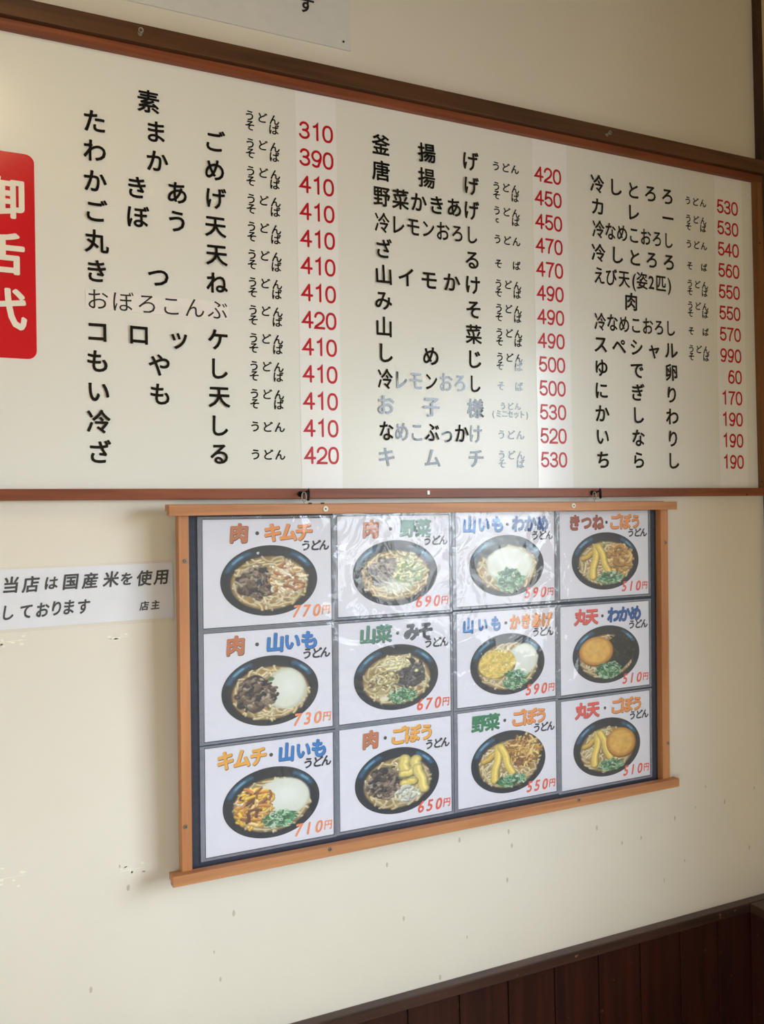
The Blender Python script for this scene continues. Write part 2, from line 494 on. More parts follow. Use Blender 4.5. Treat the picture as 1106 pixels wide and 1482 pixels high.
def arc(cx, cy, rx, ry, a0, a1, n=12):
    return [(cx + rx * math.cos(math.radians(a0 + (a1 - a0) * i / n)), cy + ry * math.sin(math.radians(a0 + (a1 - a0) * i / n))) for i in range(n + 1)]
DIG = {
 '0': [[(0.19 * math.copysign(abs(math.cos(a)) ** 0.85, math.cos(a)), 0.30 * math.copysign(abs(math.sin(a)) ** 0.85, math.sin(a))) for a in np.linspace(0, 2 * math.pi, 29)]],
 '1': [[(-0.10, 0.20), (-0.01, 0.235), (0.05, 0.30), (0.05, -0.30)]],
 '2': [arc(0, 0.12, 0.185, 0.18, 175, -25) + [(0.10, -0.06), (-0.17, -0.25), (-0.19, -0.30), (0.20, -0.30)]],
 '3': [arc(-0.01, 0.155, 0.165, 0.145, 165, -80) + [(-0.05, 0.01)], [(-0.05, 0.01)] + arc(-0.01, -0.145, 0.19, 0.155, 85, -165)],
 '4': [[(0.08, -0.30), (0.08, 0.30), (-0.21, -0.11), (0.20, -0.11)]],
 '5': [[(0.165, 0.30), (-0.125, 0.30), (-0.165, -0.005)] + arc(0.0, -0.115, 0.19, 0.185, 140, -160)],
 '6': [arc(0.03, 0.10, 0.20, 0.20, 50, 150, 8) + arc(0.0, -0.11, 0.185, 0.19, 170, 520, 20)],
 '7': [[(-0.19, 0.30), (0.185, 0.30), (0.07, 0.12), (-0.02, -0.09), (-0.05, -0.30)]],
}
def stroke_mesh(lines, w):
    """ribbons with mitred joints and round ends; every stroke lies on its own layer"""
    V = []; Fc = []; lay = []
    for li, L in enumerate(lines):
        P = [np.array(p, float) for p in L]
        P = [P[0]] + [P[i] for i in range(1, len(P)) if np.hypot(*(P[i] - P[i - 1])) > 1e-4]
        closed = np.hypot(*(P[0] - P[-1])) < 1e-3
        m = len(P); b = len(V)
        def un(d): return d / max(1e-9, np.hypot(*d))
        for i in range(m):
            d0 = un(P[i] - P[i - 1]) if i else (un(P[0] - P[-2]) if closed else un(P[1] - P[0]))
            d1 = un(P[i + 1] - P[i]) if i < m - 1 else (un(P[1] - P[0]) if closed else d0)
            n0 = np.array([-d0[1], d0[0]]); n1 = np.array([-d1[1], d1[0]])
            t = un(n0 + n1); k = w / max(0.35, float(t @ n1))
            V += [P[i] + t * k, P[i] - t * k]; lay += [li, li]
        Fc += [(b + 2 * i, b + 2 * i + 1, b + 2 * i + 3, b + 2 * i + 2) for i in range(m - 1)]
        if not closed:
            for p, d, e in ((P[0], un(P[0] - P[1]), 0), (P[-1], un(P[-1] - P[-2]), 1)):
                c = len(V); n_ = np.array([-d[1], d[0]])
                V += [p + w * (math.cos(a_) * n_ + math.sin(a_) * d) for a_ in np.linspace(0, math.pi, 8)]; lay += [li] * 8
                Fc.append(tuple(range(c, c + 8)))
    return (np.array(V), Fc), lay
DIG['6'] = [arc(0.03, 0.10, 0.20, 0.20, 50, 120, 8) + [(-0.155, 0.06), (-0.185, -0.06)], arc(0.0, -0.11, 0.185, 0.19, 170, 530, 24)]
DIG['9'] = [[(-x, -y) for x, y in L_] for L_ in DIG['6']]
DIG['3'] = [arc(-0.01, 0.155, 0.165, 0.145, 165, -90) + [(-0.06, 0.01)], arc(-0.01, -0.145, 0.19, 0.155, 80, -165)]
DIG['4'] = [[(0.08, -0.30), (0.08, 0.30)], [(0.075, 0.29), (-0.21, -0.11), (0.20, -0.11)]]
for _c in DIG:
    GC[('num' + _c, 0.0, 3)], LAY['num' + _c] = stroke_mesh(DIG[_c], 0.049)

# ------------------------------------------------------------------ menu board
DP = 0.009                      # panel face, metres in front of the wall
DFR = 0.020                     # frame face
bz_in0 = at(450, 707.0, DFR)[1]; bz_out0 = at(450, 721.5, DFR)[1]
bz_in1 = at(553, 156.0, DP)[1]; bz_out1 = zt0 - 0.0006
bx_in1 = at(1088, 300, DP)[0]
board = empty('menu_board', (0.75, 0, bz_out0))
tag(board, 'large white wall menu board in red-brown wooden frame, with black dish names and red prices', 'menu board')
BX0 = -0.62
MB().box(BX0, XP, -DP, -0.002, bz_out0 + 0.004, bz_out1 - 0.002).build('panel', M_PANEL, board)
MB().box(BX0 - 0.02, XP - 0.0005, -DFR, -0.001, bz_out0, bz_in0, 0.0015).build('frame_rail', M_BFRAME, board)
MB().box(BX0 - 0.02, XP - 0.0005, -DFR, -0.001, bz_in1, bz_out1, 0.0015).build('frame_rail', M_BFRAME, board)
MB().box(bx_in1, XP - 0.0005, -DFR + 0.0005, -0.001, bz_in0, bz_in1, 0.0012).build('frame_stile', M_BFRAMEV, board)
MB().box(BX0 - 0.02, BX0, -DFR + 0.0005, -0.001, bz_in0, bz_in1, 0.0012).build('frame_stile', M_BFRAMEV, board)
for a, b in ((0.5385, 0.6200), (1.0665, 1.1560), (1.5835, 1.6735)):
    MB().box(a, b, -DP - 0.0004, -DP - 0.0001, bz_in0 + 0.0002, bz_in1 - 0.0002).build('price_strip', M_STRIP, board)

ZR = CAM.z + 0.7332
ROW = 0.05066
EM = 0.0415
YT = -DP - 0.0007
def row_z(r): return ZR - ROW * r
cols = [
    dict(L=0.1802, R=0.3850, note=0.4742, price=0.5793, dz=0.0),
    dict(L=0.7130, R=0.9142, note=0.9997, price=1.1070, dz=0.0),
    dict(L=1.2376, R=1.4385, note=1.5244, price=1.6255, dz=0.0)]
B, U, S, P0 = 'both', 'udon', 'soba', None
rows = [
 [('素', B, '310'), ('たまご', B, '390'), ('わかめ', B, '410'), ('かきあげ', B, '410'), ('ごぼう天', B, '410'), ('丸天', B, '410'), ('きつね', B, '410'),
  ('', B, '420'), ('コロッケ', B, '410'), ('もやし', B, '410'), ('いも天', B, '410'), ('冷し', U, '410'), ('ざる', U, '420')],
 [('釜揚げ', U, '420'), ('唐揚げ', B, '450'), ('野菜かきあげ', 'worn', '450'), ('冷レモンおろし', U, '470'), ('ざる', S, '470'), ('山イモかけ', B, '490'), ('みそ', B, '490'),
  ('山菜', B, '490'), ('しめじ', B, '500'), ('冷レモンおろし', S, '500'), ('お子様', 'mini', '530'), ('なめこぶっかけ', U, '520'), ('キムチ', B, '530')],
 [('冷しとろろ', U, '530'), ('カレー', B, '530'), ('冷なめこおろし', U, '540'), ('冷しとろろ', S, '560'), ('えび天(姿2匹)', B, '550'), ('肉', B, '550'), ('冷なめこおろし', S, '570'),
  ('スペシャル', B, '990'), ('ゆで卵', None, '60'), ('にぎり', None, '170'), ('かしわ', None, '190'), ('いなり', None, '190'), ('ちらし', None, '190')]]
for ci, (c, rr) in enumerate(zip(cols, rows)):
    for r, (name, note, price) in enumerate(rr):
        z = row_z(r) - (0.0015 if ci == 1 else 0)
        if name:
            n = len(name)
            if n == 1:
                xs = [(c['L'] + c['R']) / 2 - 0.012]
            elif name == 'えび天(姿2匹)':
                xs = [c['L'] + (c['R'] - c['L']) * q for q in (0, 0.165, 0.345, 0.485, 0.6, 0.735, 0.875, 1.0)]
            else:
                xs = [c['L'] + (c['R'] - c['L']) * i / (n - 1) for i in range(n)]
            wx = 0.96 if n < 6 else (0.9 if n == 6 else 0.80)
            for i, ch in enumerate(name):
                sx = wx
                e = EM * (0.95 if ch in 'ろしるりン' and n >= 7 else 1.0)
                if ord(ch) < 128: sx = 0.85
                zz = z + (-0.002 if ch in 'ッっャ' else 0.0)
                jx = random.uniform(-.0008, .0008) if n < 6 else 0
                t = Text()
                t.put(ch, xs[i] + jx, zz + random.uniform(-.0006, .0006), YT, e, sx, off=0.021 if n < 7 else 0.016)
                t.build('letter', M_BLACK, board, tilt=(random.gauss(0, .035), random.gauss(0, .03)))
        if note:
            t = Text(); nx = c['note']; e = 0.0205; o = 0.02; dx = 0.0232
            if note in (B, 'worn'):
                for ch, q in zip('うどん', (-1, 0, 1)): t.put(ch, nx + q * dx, z + 0.0088, YT, e, 1, o)
                if note == B: t.put('そ', nx - dx, z - 0.0092, YT, e, 1, o)
                else: t.put('c', nx - dx, z - 0.0092, YT, e * 0.9, 1, o)
                t.put('ば', nx + dx * 0.95, z - 0.0092, YT, e, 1, o)
            elif note == U:
                for ch, q in zip('うどん', (-1, 0, 1)): t.put(ch, nx + q * dx, z, YT, e * 1.03, 1, o)
            elif note == S:
                t.put('そ', nx - dx * 0.95, z, YT, e, 1, o); t.put('ば', nx + dx * 0.95, z, YT, e, 1, o)
            elif note == 'mini':
                for ch, q in zip('うどん', (-1, 0, 1)): t.put(ch, nx + q * 0.018, z + 0.0088, YT, 0.0165, 1, o)
                for ch, q in zip('(ミニセット)', (-2.75, -1.9, -0.95, 0, 0.95, 1.85, 2.7)): t.put(ch, nx + q * 0.0152, z - 0.0075, YT, 0.0175, 0.9, o)
            t.build('noodle_note', M_BLACK, board)['kind'] = 'stuff'
        px = c['price']
        for i, ch in enumerate(price):
            q = i - (len(price) - 1) / 2 + (0.5 if len(price) == 2 else 0)
            t = Text()
            t.put('num' + ch, px + q * 0.0232, z + 0.0005, YT, 0.0475, 0.96)
            t.build('numeral', M_REDL, board)

# paper label over one dish name
lx0, lz0 = at(123.5, 431.5, DP); lx1, lz1 = at(330.5, 453, DP)
lz = (lz0 + lz1) / 2 + 0.0005
lab = MB().box(lx0, lx1, -DP - 0.0008, -DP - 0.0001, lz - 0.0158, lz + 0.0158).build('name_label', M_LABEL, board)
lab['label'] = 'white paper strip stuck over one dish name'
t = Text()
for i, ch in enumerate('おぼろこんぶ'):
    t.put(ch, lx0 + 0.0195 + i * (lx1 - lx0 - 0.039) / 5, lz + 0.0005, -DP - 0.0012, 0.0385, 0.98, off=0.0)
t.build('label_lettering', M_BLACK2, lab)['kind'] = 'stuff'

# red title panel with rounded corners
rx1 = 0.0848; rz0 = CAM.z + 0.2752; rz1 = CAM.z + 0.6100
rx0 = -0.030
def rounded(x0, x1, z0, z1, r, y0, y1, n=8):
    pts = []
    for cx, cz, a in ((x1 - r, z1 - r, 0), (x0 + r, z1 - r, 90), (x0 + r, z0 + r, 180), (x1 - r, z0 + r, 270)):
        for i in range(n + 1):
            w = math.radians(a + 90 * i / n); pts.append((cx + r * math.cos(w), cz + r * math.sin(w)))
    m = len(pts)
    V = [(x, y0, z) for x, z in pts] + [(x, y1, z) for x, z in pts]
    Fc = [tuple(range(m)), tuple(reversed(range(m, 2 * m)))] + [(i, i + m, (i + 1) % m + m, (i + 1) % m) for i in range(m)]
    return V, Fc
V, Fc = rounded(rx0, rx1, rz0, rz1, 0.014, -DP - 0.0008, -DP - 0.0001)
title = link_mesh('title_panel', V, Fc, M_RED, board)
title['label'] = 'red panel with rounded corners and white lettering'
tcx = at(4, 368, DP)[0]
for ch, (px, py) in zip('御舌代', ((4, 286), (4, 367.5), (5.5, 447.5))):
    t = Text(); t.put(ch, at(px, py, DP)[0], at(px, py, DP)[1], -DP - 0.0012, 0.070, 0.98, off=0.03)
    t.build('title_character', M_WHITEL, title)

# hooks under the board frame, and screw plate
for hx, hy in ((440, 0), (861, 0)):
    x = at(hx, 712, DFR)[0]
    zc = (bz_in0 + bz_out0) / 2
    pts = [(x - 0.006, -DFR + 0.004, zc), (x - 0.006, -DFR - 0.006, zc - 0.001)]
    for i in range(13):
        w = math.radians(150 + i * 23)
        pts.append((x + 0.002 + 0.0085 * math.cos(w) * 0.6, -DFR - 0.016 + 0.0085 * math.cos(w), zc - 0.002 + 0.0105 * math.sin(w)))
    hk = MB().tube(pts, 0.0019)
    hk.lathe_y(x - 0.007, -DFR - 0.0025, zc - 0.001, [(0.0055, 0.003), (0.0055, 0.001), (0.003, 0)], 12)
    hk.build('hook', M_DARK, board, True)
x, z = at(620, 713, DFR)
MB().box(x - 0.003, x + 0.003, -DFR - 0.0012, -DFR, z - 0.004, z + 0.004, 0.0006).build('screw', M_STEEL, board)
for px, py in ((1100, 352), (1103, 697), (1081, 716)):
    x, z = at(px, py, DFR)
    if x < XP - 0.004:
        MB().lathe_y(x, -DFR, z, [(0.0022, 0), (0.0022, -0.0006), (0.001, -0.0008)], 10).build('screw', M_DARK, board)

# ------------------------------------------------------------------ push pins and knots on the moulding
for (px, py), lb in zip(((203, 47), (880, 194)), ('clear push pin in dark moulding near left end, above the red-priced dish list', 'clear push pin in dark moulding toward the right end, beside the corner')):
    x, z = at(px, py, 0.033)
    p = empty('push_pin', (x, -0.03, z)); tag(p, lb, 'pin')
    MB().lathe_y(x, -0.03, z, [(0.0042, 0), (0.0042, -0.0015), (0.0022, -0.003), (0.0024, -0.008), (0.0046, -0.010), (0.0046, -0.0115), (0.003, -0.012)], 14).build('pin_head', M_PIN, p, True)
    MB().lathe_y(x, -0.03, z, [(0.0006, 0.004), (0.0006, -0.006)], 6).build('pin_needle', M_STEEL, p)

# ------------------------------------------------------------------ notice papers
def sheet(name, quad, d, th, mat, parent=None):
    V = [(x, -d, z) for x, z in quad] + [(x, -d + th, z) for x, z in quad]
    return link_mesh(name, V, [(3, 2, 1, 0), (4, 5, 6, 7), (1, 5, 4, 0), (2, 6, 5, 1), (3, 7, 6, 2), (0, 4, 7, 3)], mat, parent)

# upper sign: only its bottom right part is in view
bx, bz = at(507.5, 73.6, 0.004)
up_sign = empty('wall_sign', (bx - 0.4, 0, bz)); tag(up_sign, 'pale sign sheet pinned to the wall above the dark moulding, cut by the top edge', 'sign')
sheet('sheet', [(bx, bz), (bx, bz + 0.36), (bx - 0.95, bz + 0.36), (bx - 0.95, bz)], 0.004, 0.0035, M_SIGN, up_sign)
t = Text(); x, z = at(443, 7.5, 0.004)
t.put('す', x, z, -0.0046, 0.034, 1.0, off=0.026, shear=0.08)
t.build('lettering', M_INK, up_sign)
x, z = at(497.5, 60, 0.005)
MB().lathe_y(x, -0.004, z, [(0.0022, 0), (0.002, -0.0012), (0.001, -0.0018)], 10).build('nail', M_DARK, up_sign, True)

# rice notice on the left
q = [at(0, 825, 0.0012), at(249, 814, 0.0012), at(252, 893, 0.0012), at(0, 912, 0.0012)]
dirx = Vector((q[1][0] - q[0][0], q[1][1] - q[0][1])); diry = Vector((q[3][0] - q[0][0], q[3][1] - q[0][1]))
ql = [(q[0][0] - dirx.x * 0.16, q[0][1] - dirx.y * 0.16), q[1], q[2], (q[3][0] - dirx.x * 0.16, q[3][1] - dirx.y * 0.16)]
notice = empty('paper_notice', (q[2][0] - 0.15, 0, q[2][1])); tag(notice, 'white handwritten paper notice about rice, taped to the wall left of the wooden display', 'notice')
sheet('paper', ql, 0.0012, 0.0009, M_NOTICE, notice)
t = Text()
for ch, px, py in zip('当店は国産米を使用', (16, 45, 74, 102.5, 131, 161, 183.5, 209, 234), (847, 846, 844, 842, 840.5, 838.5, 838, 837, 835)):
    x, z = at(px, py, 0.0016); sm = 0.86 if ch in 'はを' else 1.0
    t.put(ch, x, z, -0.0017, 0.0275 * sm, 0.95, off=0.027, shear=0.16, rot=0.03)
for ch, px, py in zip('しております', (11, 38, 61.5, 82, 99.5, 121), (887, 885, 883, 880.5, 879, 878)):
    x, z = at(px, py, 0.0016)
    t.put(ch, x, z, -0.0017, 0.0265, 0.82, off=0.027, shear=0.16, rot=0.03)
for ch, px, py in zip('店主', (209, 225), (877, 875.5)):
    x, z = at(px, py, 0.0016)
    t.put(ch, x, z, -0.0017, 0.0165, 0.95, off=0.027, shear=0.16, rot=0.03)
t.build('lettering', M_INK, notice)['kind'] = 'stuff'
q2 = [at(-30, 823, 0.0022), at(250, 810, 0.0022), at(253, 898, 0.0022), at(-30, 919, 0.0022)]
sheet('clear_cover', q2, 0.0022, 0.0002, M_COVER, notice)

# remnants of clear tape on the wall
for (px, py, w, h), lb in zip(((14, 928, 0.05, 0.016), (172, 922, 0.035, 0.009), (192, 1258, 0.04, 0.02), (14, 1270, 0.05, 0.035)),
        ('clear tape remnant under the left end of the rice notice', 'clear tape remnant under the right end of the rice notice',
         'clear tape remnant beside the lower left corner of the wooden display', 'clear tape remnant low on the wall at the left edge')):
    x, z = at(px, py, 0.0008)
    tb = MB()
    for q_ in range(9):                       # shredded flecks of one torn strip
        fx, fz = x + random.uniform(-w / 2, w / 2), z + random.uniform(-h / 2, h / 2)
        n = 7; pts = []
        for i in range(n):
            w_ = 2 * math.pi * i / n; rr_ = random.uniform(0.4, 1.1)
            pts.append((fx + 0.0042 * rr_ * math.cos(w_), fz + 0.0022 * rr_ * math.sin(w_)))
        tb.add([(a, -0.0006, b) for a, b in pts] + [(a, 0.0, b) for a, b in pts], [tuple(range(n)), tuple(reversed(range(n, 2 * n)))] + [(i, i + n, (i + 1) % n + n, (i + 1) % n) for i in range(n)])
    tb.add([(x - w / 2, -0.0003, z - 0.001), (x + w / 2, -0.0003, z - 0.0002), (x + w / 2, -0.0003, z + 0.0004), (x - w / 2, -0.0003, z)], [(0, 1, 2, 3)])
    tp = tb.build('tape_remnant', M_TAPE)
    tag(tp, lb, 'tape')

# ------------------------------------------------------------------ wooden display frame
DM = Matrix.Translation(Vector((0.843194, -0.057836, CAM.z - 0.285207))) @ Euler((0.017607, 0.0016001, 0.0198248), 'XYZ').to_matrix().to_4x4()
DMi = DM.inverted()
WD, HD = 1.12509, 0.63603
CL = DMi @ CAM
def push(x, z, d):
    """point behind (x, 0, z) on the line of sight, at local depth d"""
    k = (d - CL.y) / (0 - CL.y)
    return CL.x + (x - CL.x) * k, CL.z + (z - CL.z) * k
def dloc(px, py, d):
    v = DMi.to_3x3() @ ray(px, py)
    k = (d - CL.y) / v.y
    return CL.x + v.x * k, CL.z + v.z * k
disp = empty('display_frame', None, DM @ Matrix.Translation(Vector((0, 0, -HD / 2))))
tag(disp, 'light wooden display frame hanging below the menu board, with navy backing', 'display frame')
hw, hh = WD / 2, HD / 2
RH = 0.0178
YB = 0.0405                    # back of the frame
rails = MB(DM)
for z0_, z1_ in ((hh - RH, hh), (-hh, -hh + RH)):
    MB(DM).box(-hw, hw, 0, 0.018, z0_, z1_, 0.001).build('front_rail', M_DISP, disp)
    MB(DM).box(-hw + 0.002, hw - 0.018, 0.0215, YB, z0_ + (0.0085 if z0_ > 0 else 0.001), z1_ + (0.0015 if z0_ > 0 else -0.0065), 0.001).build('rear_rail', M_DISP, disp)
YP = 0.0145                    # face of the posts
pl0 = dloc(261, 1000, YP)[0]; pl1 = dloc(275.8, 1000, YP)[0]
pr0 = dloc(958, 900, YP)[0]; pr1 = dloc(968, 900, YP)[0]
for a, b in ((pl0, pl1), (pr0, pr1)):
    MB(DM).box(a, b, YP, YP + 0.0245, -hh + 0.0115, hh - 0.0095, 0.001).build('post', M_DISPV, disp)
YK = 0.031
MB(DM).box(pl1 - 0.004, pr0 + 0.004, YK, YK + 0.004, -hh + 0.0115, hh - 0.0095).build('backing', M_BACK, disp)
for px, py, d, cup in ((471, 736.5, 0, 1), (830, 731.8, 0, 1), (478, 1229, 0, 0), (838, 1157.5, 0, 0), (268, 812, YP, 0), (268.8, 1196.5, YP, 0), (963.5, 785, YP, 0), (967, 1075.5, YP, 0)):
    x, z = dloc(px, py, d)
    r = 0.0054 if cup else 0.0036
    s_ = MB(DM).lathe_y(x, d, z, [(r, 0), (r, -0.0012), (r * 0.8, -0.0020)], 18).build('screw', M_WASHER if cup else M_STEEL, disp)
    MB(DM).lathe_y(x, d - 0.0016, z, [(r * 0.3, 0), (r * 0.3, -0.0007)], 10).build('screw_recess', M_DARK, s_)
# wire eyes the frame hangs by
for px in (441, 861):
    x, z = dloc(px, 727, 0.012)
    zt = hh
    pts = [(x + 0.001, 0.012, zt - 0.004), (x - 0.002, 0.011, zt + 0.004)]
    for i in range(15):
        w = math.radians(-80 + i * 24)
        pts.append((x - 0.001 + 0.0042 * math.cos(w), 0.011 + 0.001 * i * 0.1, zt + 0.0135 + 0.0085 * math.sin(w)))
    MB(DM).tube(pts, 0.0009, 6).build('hanging_wire', M_STEEL, disp, True)
for px in (449, 467):
    x, z = dloc(px, 731, 0.02)
    MB(DM).box(x - 0.003, x + 0.003, 0.018, 0.022, hh - 0.001, hh + 0.003, 0.0008).build('nail', M_DARK, disp)

# ------------------------------------------------------------------ food photographs (painted on a disc of coloured vertices)
NX = 300
gx, gy = np.meshgrid(np.linspace(-1.02, 1.02, NX), np.linspace(-1.02, 1.02, NX))
class Paint:
    def __init__(s, seed):
        s.rs = np.random.RandomState(seed)
        s.I = np.zeros((NX, NX, 3)); s.I[:] = (34, 37, 42)
    def noise(s, sc):
        k = max(2, int(sc)); g = s.rs.rand(k + 2, k + 2)
        fx = np.linspace(0, k, NX); i = np.minimum(fx.astype(int), k); f = fx - i; f = f * f * (3 - 2 * f)
        a = g[:, i] * (1 - f) + g[:, np.minimum(i + 1, k + 1)] * f
        return a[i, :] * (1 - f)[:, None] + a[np.minimum(i + 1, k + 1), :] * f[:, None]
    def mask(s, m, col, soft=None):
        m = np.clip(m, 0, 1)[..., None]
        s.I = s.I * (1 - m) + np.array(col, float) * m
    def ell(s, cx, cy, rx, ry, col, ang=0, edge=0.03, wob=0.0, sc=7, alpha=1.0, tex=0.0):
        c, q = math.cos(ang), math.sin(ang)
        X = (gx - cx) * c + (gy - cy) * q; Y = -(gx - cx) * q + (gy - cy) * c
        d = np.sqrt((X / rx) ** 2 + (Y / ry) ** 2)
        if wob: d = d + (s.noise(sc) - 0.5) * wob
        m = np.clip((1 - d) / edge * min(rx, ry), 0, 1) * alpha
        cc = np.array(col, float)[None, None, :]
        if tex: cc = cc * (1 + (s.noise(26) - 0.5)[..., None] * tex)
        m = m[..., None]
        s.I = s.I * (1 - m) + cc * m
    def stroke(s, pts, w, col, soft=0.012, alpha=1.0):
        pts = np.array(pts, float)
        x0, x1 = pts[:, 0].min() - w - soft, pts[:, 0].max() + w + soft
        y0, y1 = pts[:, 1].min() - w - soft, pts[:, 1].max() + w + soft
        ix0, ix1 = np.searchsorted(gx[0], [x0, x1]); iy0, iy1 = np.searchsorted(gy[:, 0], [y0, y1])
        if ix1 <= ix0 or iy1 <= iy0: return
        sx, sy = gx[iy0:iy1, ix0:ix1], gy[iy0:iy1, ix0:ix1]
        d = np.full(sx.shape, 9.0)
        for a, b in zip(pts[:-1], pts[1:]):
            ab = b - a; L = (ab ** 2).sum() + 1e-9
            t_ = np.clip(((sx - a[0]) * ab[0] + (sy - a[1]) * ab[1]) / L, 0, 1)
            d = np.minimum(d, np.hypot(sx - a[0] - t_ * ab[0], sy - a[1] - t_ * ab[1]))
        m = (np.clip((w - d) / soft + 0.5, 0, 1) * alpha)[..., None]
        s.I[iy0:iy1, ix0:ix1] = s.I[iy0:iy1, ix0:ix1] * (1 - m) + np.array(col, float) * m
    def worm(s, cx, cy, L, w, col, curl=1.5, n=7, shade=0.72, ang=None, alpha=1.0):
        a = s.rs.rand() * 6.283 if ang is None else ang
        k = (s.rs.rand() - 0.5) * curl * 2
        pts = [(cx, cy)]
        for i in range(n):
            a += k / n
            pts.append((pts[-1][0] + L / n * math.cos(a), pts[-1][1] + L / n * math.sin(a)))
        pts = np.array(pts) - (np.array(pts[-1]) - np.array(pts[0])) / 2
        col = np.array(col, float) * (0.92 + 0.16 * s.rs.rand())
        s.stroke(pts + np.array([0.006, -w * 0.7]), w, col * shade, alpha=alpha)
        s.stroke(pts, w * 0.85, col, alpha=alpha)
        s.stroke(pts + np.array([0, w * 0.3]), w * 0.3, np.minimum(255, col * 1.1), alpha=alpha * 0.7)
    def rp(s, cx, cy, rx, ry):
        a = s.rs.rand() * 6.283; r = math.sqrt(s.rs.rand())
        return cx + rx * r * math.cos(a), cy + ry * r * math.sin(a)
    def bowl(s):
        s.ell(0, 0, 0.985, 0.985, (38, 42, 47)); s.ell(0, 0.02, 0.94, 0.93, (30, 33, 38))
        s.ell(0, 0.0, 0.90, 0.90, (36, 40, 45), edge=0.1)
        for a0, a1 in ((118, 160), (28, 58)):
            pts = [(0.90 * math.cos(math.radians(a)), 0.86 * math.sin(math.radians(a))) for a in np.linspace(a0, a1, 9)]
            s.stroke(pts, 0.05, (50, 96, 128), soft=0.07); s.stroke(pts[2:6], 0.025, (112, 168, 200), soft=0.05)
        s.ell(0, -0.07, 0.81, 0.77, (120, 96, 62)); s.ell(0, -0.07, 0.78, 0.74, (164, 134, 84), tex=0.35)
        for i in range(70):
            x, y = s.rp(0, -0.07, 0.66, 0.62)
            s.worm(x, y, 0.35, 0.022, (220, 206, 168), 3)
        for a in np.linspace(0, 6.283, 24):
            s.worm(0.70 * math.cos(a), -0.07 + 0.67 * math.sin(a), 0.28, 0.022, (206, 190, 148), 1.4, ang=a + 1.57)
    def meat(s, cx, cy, rx, ry, pale=0.0):
        s.ell(cx, cy, rx, ry, (70, 58, 50), wob=0.5, sc=6)
        for i in range(120):
            x, y = s.rp(cx, cy, rx * 0.95, ry * 0.95)
            c = [(142, 124, 108), (112, 94, 82), (74, 62, 56), (168, 152, 132), (48, 44, 46), (124, 106, 84)][s.rs.randint(6)]
            c = tuple(v + (225 - v) * pale for v in c)
            s.worm(x, y, 0.10 + 0.12 * s.rs.rand(), 0.018 + 0.02 * s.rs.rand(), c, 5)
    def tororo(s, cx, cy, rx, ry, ang=0):
        s.ell(cx, cy - 0.02, rx * 1.03, ry * 1.02, (196, 196, 172), ang, wob=0.14, sc=5)
        s.ell(cx, cy, rx, ry, (222, 226, 214), ang, edge=0.08, wob=0.12, sc=5)
        s.ell(cx + 0.05, cy + 0.05, rx * 0.7, ry * 0.7, (233, 236, 230), ang, edge=0.3)
    def negi(s, cx, cy, rx, ry, n=70):
        rx *= 1.12; ry *= 1.12
        s.ell(cx, cy, rx * 0.85, ry * 0.85, (58, 96, 72), wob=0.6, sc=8)
        for i in range(int(n * 1.7)):
            x, y = s.rp(cx, cy, rx, ry)
            c = [(96, 156, 110), (60, 118, 82), (146, 194, 152), (196, 216, 190), (44, 88, 62)][s.rs.randint(5)]
            if s.rs.rand() < 0.5:
                r_ = 0.025 + 0.02 * s.rs.rand()
                pts = [(x + r_ * math.cos(a), y + r_ * math.sin(a)) for a in np.linspace(0, 5.5, 7)]
                s.stroke(pts, 0.012, c)
            else: s.worm(x, y, 0.09, 0.014, c, 2)
    def wakame(s, cx, cy, rx, ry):
        s.ell(cx, cy, rx, ry, (28, 32, 28), wob=0.35, sc=7)
        for i in range(70):
            x, y = s.rp(cx, cy, rx * 0.95, ry * 0.95)
            s.worm(x, y, 0.14, 0.02, [(44, 50, 40), (30, 36, 32), (62, 66, 50), (20, 24, 22)][s.rs.randint(4)], 4)
    def stick(s, a, b, w, col=(228, 200, 104)):
        a = np.array(a, float); b = np.array(b, float)
        n = np.array([-(b - a)[1], (b - a)[0]]); n /= np.hypot(*n)
        pts = [a + (b - a) * t_ + n * 0.02 * math.sin(t_ * 9 + a[0] * 7) for t_ in np.linspace(0, 1, 8)]
        c = np.array(col, float)
        s.stroke(np.array(pts) + [0.015, -0.025], w * 1.05, c * 0.5, soft=0.03)
        s.stroke(pts, w, c * 0.84, soft=0.02); s.stroke(pts, w * 0.7, c, soft=0.04)
        s.stroke(np.array(pts) + n * w * 0.25, w * 0.25, np.minimum(255, c * 1.08 + 12), soft=0.04)
        for i in range(14):
            p = pts[s.rs.randint(len(pts))] + (s.rs.rand(2) - 0.5) * w
            s.stroke([p, p + 0.01], 0.012, c * (0.85 + 0.3 * s.rs.rand()), alpha=0.7)
    def gobo(s):
        s.stick((-0.66, 0.10), (-0.30, 0.36), 0.075, (206, 168, 80))
        s.stick((-0.26, 0.50), (-0.40, -0.52), 0.10); s.stick((-0.20, 0.52), (0.06, -0.36), 0.095)
    def disc(s, cx, cy, rx, ry, ang=0):
        s.ell(cx + 0.015, cy - 0.03, rx * 1.03, ry * 1.03, (116, 74, 30), ang)
        s.ell(cx, cy, rx, ry, (188, 130, 52), ang, wob=0.04); s.ell(cx, cy + 0.01, rx * 0.93, ry * 0.92, (222, 176, 88), ang, edge=0.1, tex=0.12)
        s.ell(cx - 0.05, cy + 0.08, rx * 0.5, ry * 0.5, (232, 192, 106), ang, edge=0.3, alpha=0.7)
        for i in range(30):
            x, y = s.rp(cx, cy, rx * 0.85, ry * 0.85); s.stroke([(x, y), (x + 0.01, y)], 0.008, (176, 124, 60), alpha=0.5)
